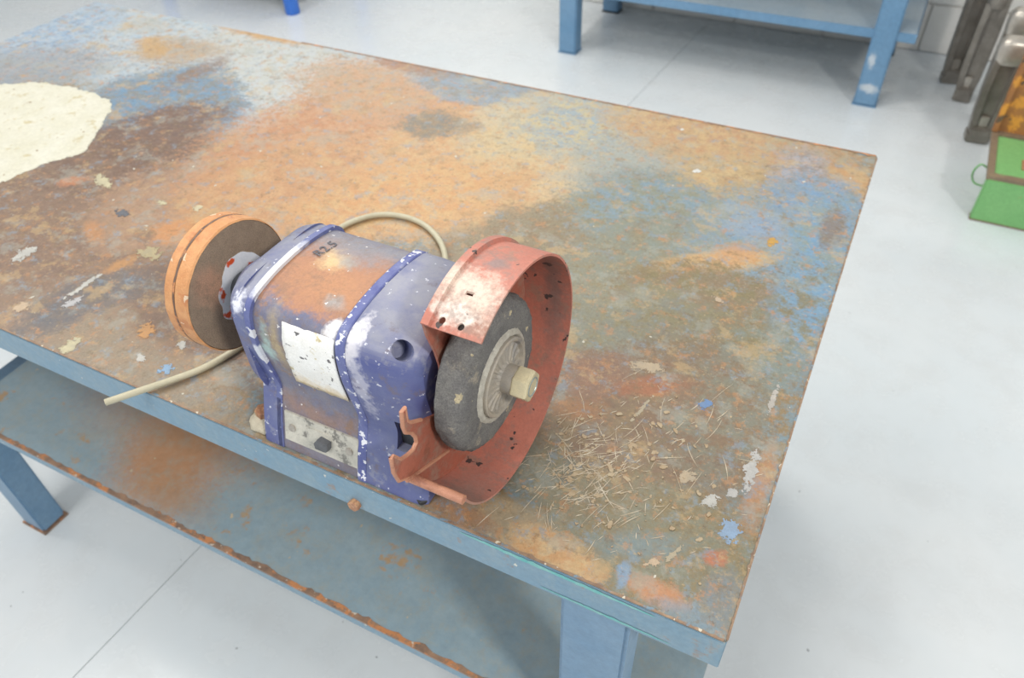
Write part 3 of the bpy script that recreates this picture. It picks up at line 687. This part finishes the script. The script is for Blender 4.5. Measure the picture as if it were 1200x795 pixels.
# switch plate on the pedestal
ped = (Vector((0, 0.015, 0.04)) - Vector((0, 0.009, 0.02))).normalized()      # up the pedestal face
pn = Vector((0, -ped.z, ped.y))                                               # outward
SM = Matrix(((1, ped.x, -pn.x, -0.4875), (0, ped.y, -pn.y, 0.0148), (0, ped.z, -pn.z, 0.0345), (0, 0, 0, 1)))
sp = MB().box(-0.053, 0.053, -0.0205, 0.0205, -0.0022, 0.003, SM).build('switch_plate', M['alu'], G, bevel=0.0006)
MB().box(-0.020, 0.016, -0.009, 0.011, -0.0030, 0.0, SM).build('switch_slot', M['alu'], sp, bevel=0.0004)
MB().rings([[SM @ Vector((a * k, b_ * k - 0.001, h)) for a, b_ in ((0.0, -0.008), (0.014, -0.008), (0.016, -0.004), (0.016, 0.005), (0.002, 0.007), (-0.003, 0.0))] for h, k in ((-0.002, 1.0), (-0.010, 0.97), (-0.012, 0.8))]).build('switch_lever', M['knob'], sp, smooth=40)
for sx in (-0.041, 0.041):
    MB().hexagon(SM @ Vector((sx, 0.0, -0.001)), pn, 0.0048, 0.003, 14).build('screw', M['polished'], sp, smooth=35)
# handwritten size mark on the housing
fc = bpy.data.curves.new('marker', 'FONT'); fc.body = 'R2.5'; fc.size = 0.0175; fc.extrude = 0.0002; fc.shear = 0.1
fo = bpy.data.objects.new('marker', fc); col.objects.link(fo); bpy.context.view_layer.update()
tm = bpy.data.meshes.new_from_object(fo.evaluated_get(bpy.context.evaluated_depsgraph_get())); bpy.data.objects.remove(fo)
tm.transform(Matrix(((0.08, -1, 0, -0.5185), (1, 0.08, 0, 0.112), (-0.11, 0, 1, 0.2228), (0, 0, 0, 1))))
tm.materials.clear(); tm.materials.append(M['ink'])
to = bpy.data.objects.new('marker_writing', tm); col.objects.link(to); attach(to, G); to['label'] = 'faded handwritten size mark'
# mounting bolt bedded in cement by the left foot
bl = []
for k, (r, z) in enumerate(((0.020, 0.0005), (0.019, 0.006), (0.014, 0.011), (0.007, 0.013))):
    bl.append([(-0.590 + (r + 0.004 * mnoise.noise((j * 0.8, k, 2))) * 1.1 * math.cos(2 * math.pi * j / 18), 0.027 + (r + 0.004 * mnoise.noise((j * 0.7, k, 6))) * math.sin(2 * math.pi * j / 18), z) for j in range(18)])
MB().rings(bl).build('cement', M['cement'], G, smooth=60)
MB().hexagon((-0.592, 0.029, 0.010), (0, 0, 1), 0.0105, 0.012).build('mounting_bolt', M['rust'], G, smooth=30)
MB().hexagon((-0.352, 0.012, 0.0), (0, 0, 1), 0.008, 0.006).build('mounting_bolt', M['dark'], G, smooth=30)

# left wheel
LWX0, LWX1, LR = -0.687, -0.650, 0.0835
lw = MB().lathe_x([(LWX0, 0.010), (LWX0, 0.060), (LWX0 + 0.0003, LR - 0.0024), (LWX0 + 0.0024, LR), (-0.6735, LR), (-0.6722, LR - 0.0012), (-0.6700, LR - 0.0012), (-0.6688, LR), (LWX1 - 0.002, LR), (LWX1 - 0.0002, LR - 0.0018)], YA, ZA, 96,
                  jit=lambda x, r, a: (x, r + (0.0006 * mnoise.noise((x * 300, math.cos(a) * 9, math.sin(a) * 9)) if r > 0.07 else 0)), cap1=False).build('grinding_wheel', M['wheel_rim'], G, smooth=35)
lw['label'] = 'small wheel with worn orange rim and brown side'
M['groove'] = worn('dark_rim_groove', (104, 82, 70), (120, 96, 80), 60, rust=(196, 136, 92), rust_scale=34, rust_at=0.50)
MB().lathe_x([(-0.6726, LR - 0.0003), (-0.6710, LR + 0.0004), (-0.6696, LR - 0.0003)], YA, ZA, 96, jit=lambda x, r, a: (x + 0.0012 * mnoise.noise((math.cos(a) * 6, math.sin(a) * 6, 3)), r), cap0=False, cap1=False).build('rim_groove', M['groove'], lw, smooth=60)
MB().lathe_x([(LWX1 - 0.004, LR - 0.0017), (LWX1, LR - 0.0025), (LWX1, 0.020)], YA, ZA, 96).build('wheel_side', M['wheel_face'], lw, smooth=35)
R0, R1 = [], []
for j in range(72):
    a = 2 * math.pi * j / 72
    r = 0.043 + 0.0035 * mnoise.noise((math.cos(a) * 3, math.sin(a) * 3, 2)) - 0.010 * max(0, math.cos(a - 2.45)) ** 10 - 0.006 * max(0, math.cos(a - 3.25)) ** 20
    R0.append((LWX1 + 0.0002, YA + r * math.cos(a), ZA + r * math.sin(a))); R1.append((LWX1 + 0.0010, YA + r * math.cos(a), ZA + r * math.sin(a)))
pl = MB().rings([R0, R1]).build('paper_label', M['paper'], lw); pl['label'] = 'torn white paper washer with red print'

# right wheel, unevenly worn
WX0, WX1, WR = -0.328, -0.294, 0.0875
def wob(x, r, a):
    if r < 0.05: return x, r
    e = mnoise.noise((math.cos(a) * 2.2, math.sin(a) * 2.2, 3.3)) * 0.0025 + mnoise.noise((math.cos(a) * 11, math.sin(a) * 11, x * 160)) * 0.0026 - 0.004 * max(0, mnoise.noise((math.cos(a) * 5, math.sin(a) * 5, 7.7)) - 0.25)
    f = mnoise.noise((math.cos(a) * 26, math.sin(a) * 26, x * 300)) * 0.0008
    return x + f * 0.6, r + (e + f) * (1 if r > 0.075 else 0.3)
rw = MB().lathe_x([(WX0, 0.012), (WX0, 0.05), (WX0 + 0.0005, WR - 0.006), (WX0 + 0.004, WR - 0.001), (WX0 + 0.009, WR), (WX0 + 0.015, WR), (WX0 + 0.021, WR), (WX0 + 0.026, WR - 0.001), (WX0 + 0.030, WR - 0.004), (WX1, WR - 0.010), (WX1 + 0.0008, 0.066), (WX1 + 0.0008, 0.056), (WX1, 0.045), (WX1, 0.012)], YA, ZA, 128, jit=wob).build('grinding_wheel', M['stone'], G, smooth=50)
rw['label'] = 'large grey abrasive wheel with chipped edge'
ring = MB().lathe_x([(WX1, 0.0535), (WX1 + 0.003, 0.0515), (WX1 + 0.0042, 0.0475), (WX1 + 0.002, 0.0455), (WX1, 0.045)], YA, ZA, 96,
                    jit=lambda x, r, a: (x + 0.0006 * mnoise.noise((math.cos(a) * 20, math.sin(a) * 20, r * 300)), r + 0.0012 * mnoise.noise((math.cos(a) * 14, math.sin(a) * 14, 1))), cap0=False, cap1=False).build('dust_ring', M['lead'], rw, smooth=60)
def ribbed(x, r, a):
    k = 1.0 if 0.018 < r < 0.039 else 0.0
    return x + 0.0009 * k * (1 if math.sin(a * 18) > 0 else -1), r
MB().lathe_x([(WX1, 0.0455), (WX1 + 0.006, 0.0450), (WX1 + 0.0075, 0.0435), (WX1 + 0.0065, 0.0405), (WX1 + 0.0030, 0.0385), (WX1 + 0.0030, 0.030), (WX1 + 0.0045, 0.019), (WX1 + 0.007, 0.0165), (WX1 + 0.007, 0.006)], YA, ZA, 144, jit=ribbed).build('wheel_flange', M['flange'], rw, smooth=30)
MB().lathe_x([(WX1 + 0.006, 0.0150), (WX1 + 0.0065, 0.0160), (WX1 + 0.0185, 0.0160), (WX1 + 0.0190, 0.0150), (WX1 + 0.0190, 0.008)], YA, ZA, 36).build('spacer', M['flange'], rw, smooth=35)
nt = MB().hexagon((WX1 + 0.0185, YA, ZA), (1, 0, 0), 0.0185, 0.0190, 6, 0.35).build('spindle_nut', M['nut'], rw, smooth=20, bevel=0.0006)
MB().lathe_x([(WX1 + 0.030, 0.0112), (WX1 + 0.0382, 0.0112), (WX1 + 0.0384, 0.0100), (WX1 + 0.0360, 0.0088), (WX1 + 0.0360, 0.001)], YA, ZA, 28).build('spindle_end', M['bolt_end'], nt, smooth=30)

# red guard: strip, side plate with ear, rolled front lip
GY, GZ, GR = 0.106, 0.143, 0.1365
GX0, GX1 = -0.335, -0.272
A0, A1 = math.radians(122), math.radians(-158)
gs = MB(); N = 110; R = []
for i in range(N + 1):
    a = A0 + (A1 - A0) * i / N
    r_ = GR
    c, s_ = math.cos(a), math.sin(a)
    P = lambda x, r: (x, GY + r * c, GZ + r * s_)
    R.append([P(GX0, r_ - 0.0026), P(GX0, r_ + 0.0012), P(GX0 + 0.0015, r_ + 0.0036), P(GX0 + 0.0095, r_ + 0.0036), P(GX0 + 0.0108, r_ - 0.0006), P(GX0 + 0.03, r_), P(GX0 + 0.048, r_), P(GX1, r_), P(GX1, r_ - 0.0026), P(GX0 + 0.048, r_ - 0.0026), P(GX0 + 0.03, r_ - 0.0026), P(GX0 + 0.0105, r_ - 0.0026)])
gd = gs.rings(R).build('wheel_guard', M['red'], G, smooth=35); gd['label'] = 'faded red curved wheel guard'
for (gx, ga) in ((-0.3165, 118), (-0.2965, 118.3)):
    ga = math.radians(ga); cc = Vector((gx, GY + GR * math.cos(ga), GZ + GR * math.sin(ga))); nn = Vector((0, math.cos(ga), math.sin(ga)))
    cut(gd, MB().tube([cc - nn * 0.008, cc + nn * 0.008], 0.0036, 14).build('cutter', M['dark'], G))
ga = math.radians(104); cc = Vector((-0.304, GY + GR * math.cos(ga), GZ + GR * math.sin(ga))); nn = Vector((0, math.cos(ga), math.sin(ga)))
cut(gd, MB().box(cc.x - 0.004, cc.x + 0.004, cc.y - 0.0022, cc.y + 0.0022, cc.z - 0.01, cc.z + 0.01).build('cutter', M['dark'], G))
poly = []
for i in range(61):
    a = A0 + (A1 - A0) * i / 60
    poly.append((GY + (GR - 0.003) * math.cos(a), GZ + (GR - 0.003) * math.sin(a)))
poly += [(-0.0399, 0.1111), (-0.0444, 0.1303), (-0.0435, 0.1519), (-0.0400, 0.1500), (-0.0312, 0.1348), (-0.0200, 0.1290), (-0.0099, 0.1262), (-0.0032, 0.1300), (-0.0030, 0.1380), (-0.0080, 0.1500), (-0.0168, 0.1600), (-0.0185, 0.1700),
         (-0.0165, 0.1895), (-0.0110, 0.1895), (-0.0115, 0.1720), (-0.0070, 0.1640), (0.0100, 0.1500), (0.0436, 0.1274), (0.0508, 0.1386), (0.0518, 0.1634), (0.0513, 0.1884), (0.0472, 0.2099), (0.0376, 0.2407)]
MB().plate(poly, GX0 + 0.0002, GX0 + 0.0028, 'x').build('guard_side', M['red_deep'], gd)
hem = [(GX0 + 0.0012, p[0], p[1]) for p in poly[60:78]]
MB().tube(hem, 0.0022, 8).build('guard_hem', M['guard_lip'], gd, smooth=40)
rib_ = MB().tube([(GX0 + 0.003, -0.030, 0.100), (GX0 + 0.003, 0.045, 0.062)], 0.0022, 8).build('guard_rib', M['guard_lip'], gd, smooth=40)
ly, lz = GY + GR * math.cos(A1), GZ + GR * math.sin(A1)
MB().tube([(GX0, ly, lz), (GX1 - 0.0005, ly, lz)], 0.0052, 14).build('rolled_lip', M['guard_lip'], gd, smooth=40)

# cable: leaves the back of the motor, loops on the table and ends past the front edge
cz = 0.0048
cp = [(-0.47, 0.185, 0.05), (-0.482, 0.23, 0.042), (-0.512, 0.32, 0.012), (-0.545, 0.392, cz), (-0.58, 0.437, cz), (-0.624, 0.466, cz), (-0.667, 0.475, cz), (-0.708, 0.466, cz), (-0.735, 0.442, cz), (-0.752, 0.403, cz),
      (-0.757, 0.33, cz), (-0.738, 0.22, cz), (-0.713, 0.14, cz), (-0.711, 0.110, cz), (-0.726, 0.063, cz), (-0.745, 0.030, cz + 0.001), (-0.770, -0.006, cz + 0.002), (-0.797, -0.041, cz + 0.001)]
MB().tube(spline(cp, 7), 0.0046, 12).build('power_cable', M['cable'], G, smooth=50)

G.location.z += 0.0012                    # stands on the paint film


# ------------------------------------------------------------------ behind the table
W = thing('steel_bench', 'pale blue steel bench with low shelf standing at the back wall', 'bench', (-0.8, 3.4, 0))
for (xa, xb) in ((-1.558, -1.468), (-0.146, -0.052)):
    for (ya, yb) in ((3.085, 3.165), (3.67, 3.74)):
        o = MB().box(xa, xb, ya, yb, -H + 0.004, -0.03).build('leg', M['bench'] if ya < 3.3 else M['bench'], W, bevel=0.006)
        MB().box(xa - 0.003, xb + 0.003, ya - 0.003, yb + 0.003, -H, -H + 0.006).build('foot', M['dark'] if ya > 3.3 else M['bench'], o, bevel=0.001)
BZ = -0.555
MB().box(-1.62, 0.02, 3.10, 3.745, BZ - 0.003, BZ).build('shelf', M['bench_top'], W)
MB().box(-1.62, 0.02, 3.095, 3.10, BZ - 0.036, BZ + 0.001).build('shelf_lip', M['bench'], W, bevel=0.001)
MB().box(0.015, 0.02, 3.1005, 3.745, BZ - 0.036, BZ + 0.001).build('shelf_lip', M['bench'], W, bevel=0.001)
MB().box(-1.62, 0.02, 3.04, 3.76, -0.03, 0.0).build('bench_top', M['bench_top'], W, bevel=0.003)

def metal_tool(name, x, y, h, w, label, ang=0.0):
    """forged bar: stepped foot block, two rails with a sunk web, rounded bright head"""
    R_ = thing(name, label, 'tool', (x, y, 0), 'forged metal tools by the wall')
    m = Matrix.Translation((x, y, -H)) @ Matrix.Rotation(ang, 4, 'Z')
    f_ = MB().box(-w * 0.42, w * 0.42, -0.035, 0.035, 0, 0.04, m); f_.box(-w * 0.34, w * 0.34, -0.045, -0.01, 0.03, 0.065, m)
    f_.build('foot_block', M['steel'], R_, bevel=0.006)
    for sx in (-1, 1):
        a = m
        P = [[a @ Vector((sx * (w * k + dx), dy, z)) for dx, dy in ((-0.013, -0.028), (0.013, -0.028), (0.013, 0.026), (-0.013, 0.026))] for k, z in ((0.26, 0.035), (0.34, 0.12), (0.36, h * 0.55), (0.34, h * 0.80))]
        MB().rings(P).build('rail', M['steel'], R_, bevel=0.004, smooth=40)
    MB().box(-w * 0.3, w * 0.3, -0.008, 0.012, 0.05, h * 0.8, m).build('web', M['steel'], R_, bevel=0.002)
    MB().rings([[m @ Vector((w * 0.16 * u, v - 0.014, z)) for u, v in ((-1, -0.01), (1, -0.01), (1, 0.004), (-1, 0.004))] for z in (0.055, 0.11)]).build('wedge', M['polished'], R_, bevel=0.003)
    hd = []
    for k, z in ((0.40, 0.76), (0.50, 0.80), (0.53, 0.88), (0.50, 0.95), (0.36, 0.99), (0.15, 1.0)):
        hd.append([m @ Vector((w * k * math.copysign(abs(math.cos(t)) ** 0.6, math.cos(t)), 0.075 * k * math.copysign(abs(math.sin(t)) ** 0.6, math.sin(t)), h * z)) for t in [2 * math.pi * j / 20 for j in range(20)]])
    MB().rings(hd).build('head', M['polished'] if h < 0.48 else M['steel'], R_, smooth=50)
metal_tool('metal_tool', 0.352, 2.965, 0.42, 0.105, 'grey forged metal tool standing foremost beside the green box, with a bright round head', 0.1)
metal_tool('metal_tool', 0.365, 3.16, 0.46, 0.10, 'grey forged metal tool directly behind the foremost one, its head showing above it', 0.0)
metal_tool('metal_tool', 0.275, 3.32, 0.52, 0.085, 'dark forged metal tool standing between the leftmost and the foremost metal tools', -0.1)
metal_tool('metal_tool', 0.212, 3.49, 0.58, 0.095, 'leftmost dark forged metal tool, nearest the pale blue bench', 0.15)

X0, X1, Y0, Y1, ZB, ZT = 0.368, 0.93, 2.352, 2.705, -H, -0.706
K = thing('tool_box', 'green steel tool box with an orange rusted lid standing open', 'box', ((X0 + X1) / 2, (Y0 + Y1) / 2, 0))
MB().box(X0, X1, Y0, Y0 + 0.036, ZB + 0.002, ZT - 0.012).build('front_panel', M['green'], K, bevel=0.003)
MB().box(X0 + 0.07, X1 - 0.07, Y0 + 0.0365, Y1, ZB + 0.001, ZT - 0.015).build('body', M['green'], K, bevel=0.004)
MB().box(X0 - 0.002, X1 + 0.002, Y0 - 0.002, Y0 + 0.04, ZB, ZB + 0.006).build('base_rim', M['box_rust'], K, bevel=0.001)
fr = MB(); fr.box(X0 - 0.004, X1 + 0.004, Y0 + 0.004, Y0 + 0.034, ZT - 0.014, ZT); fr.box(X0 - 0.004, X1 + 0.004, Y1 - 0.03, Y1, ZT - 0.014, ZT)
fr.box(X0 - 0.004, X0 + 0.018, Y0 + 0.034, Y1 - 0.03, ZT - 0.014, ZT); fr.box(X1 - 0.018, X1 + 0.004, Y0 + 0.034, Y1 - 0.03, ZT - 0.014, ZT)
fr.build('rim', M['box_rust'], K)
MB().box(X0 + 0.018, X1 - 0.018, Y0 + 0.034, Y1 - 0.03, ZT - 0.012, ZT - 0.006).build('tray_cover', M['green'], K, bevel=0.001)
MB().box(X0 + 0.10, X0 + 0.112, Y0 + 0.10, Y0 + 0.17, ZT - 0.006, ZT - 0.002).build('catch', M['rust'], K, bevel=0.001)
ld = MB(); ld.box(X0 - 0.006, X1 + 0.006, Y1 + 0.001, Y1 + 0.016, ZT - 0.01, ZT + 0.33); ld.build('lid', M['lid_rust'], K, bevel=0.004)
for (a, b_) in (((X0 - 0.006, ZT - 0.01), (X0 + 0.012, ZT + 0.33)), ((X1 - 0.012, ZT - 0.01), (X1 + 0.006, ZT + 0.33)), ((X0 + 0.012, ZT + 0.312), (X1 - 0.012, ZT + 0.33))):
    MB().box(a[0], b_[0], Y1 - 0.02, Y1 + 0.001, a[1] + 0.012, b_[1]).build('lid_flange', M['lid_rust'], K, bevel=0.002)
MB().tube(spline([(X0 + 0.002, 2.47, ZT - 0.03), (X0 - 0.022, 2.465, ZT - 0.02), (X0 - 0.034, 2.47, ZT - 0.05), (X0 - 0.028, 2.48, ZT - 0.085), (X0 - 0.006, 2.47, ZT - 0.10), (X0 + 0.07, 2.47, ZT - 0.10)], 5), 0.0035, 8).build('side_latch', M['green'], K, smooth=50)

S = thing('blue_stand', 'bright blue stand with one round leg showing at the top edge', 'stand', (-3.65, 3.3, 0))
for (x, y) in ((-3.16, 2.985), (-4.14, 2.985), (-3.16, 3.60), (-4.14, 3.60)):
    MB().tube([(x, y, -H), (x, y, -H + 0.006), (x, y, -0.1)], [0.036, 0.041, 0.041], 24).build('leg', M['bright_blue'], S, smooth=40)
MB().box(-4.10, -3.20, 3.03, 3.56, -H + 0.13, -H + 0.16).build('low_deck', M['dark'], S, bevel=0.003)
MB().box(-4.20, -3.10, 2.93, 3.66, -0.1, -0.06).build('deck', M['bright_blue'], S, bevel=0.004)
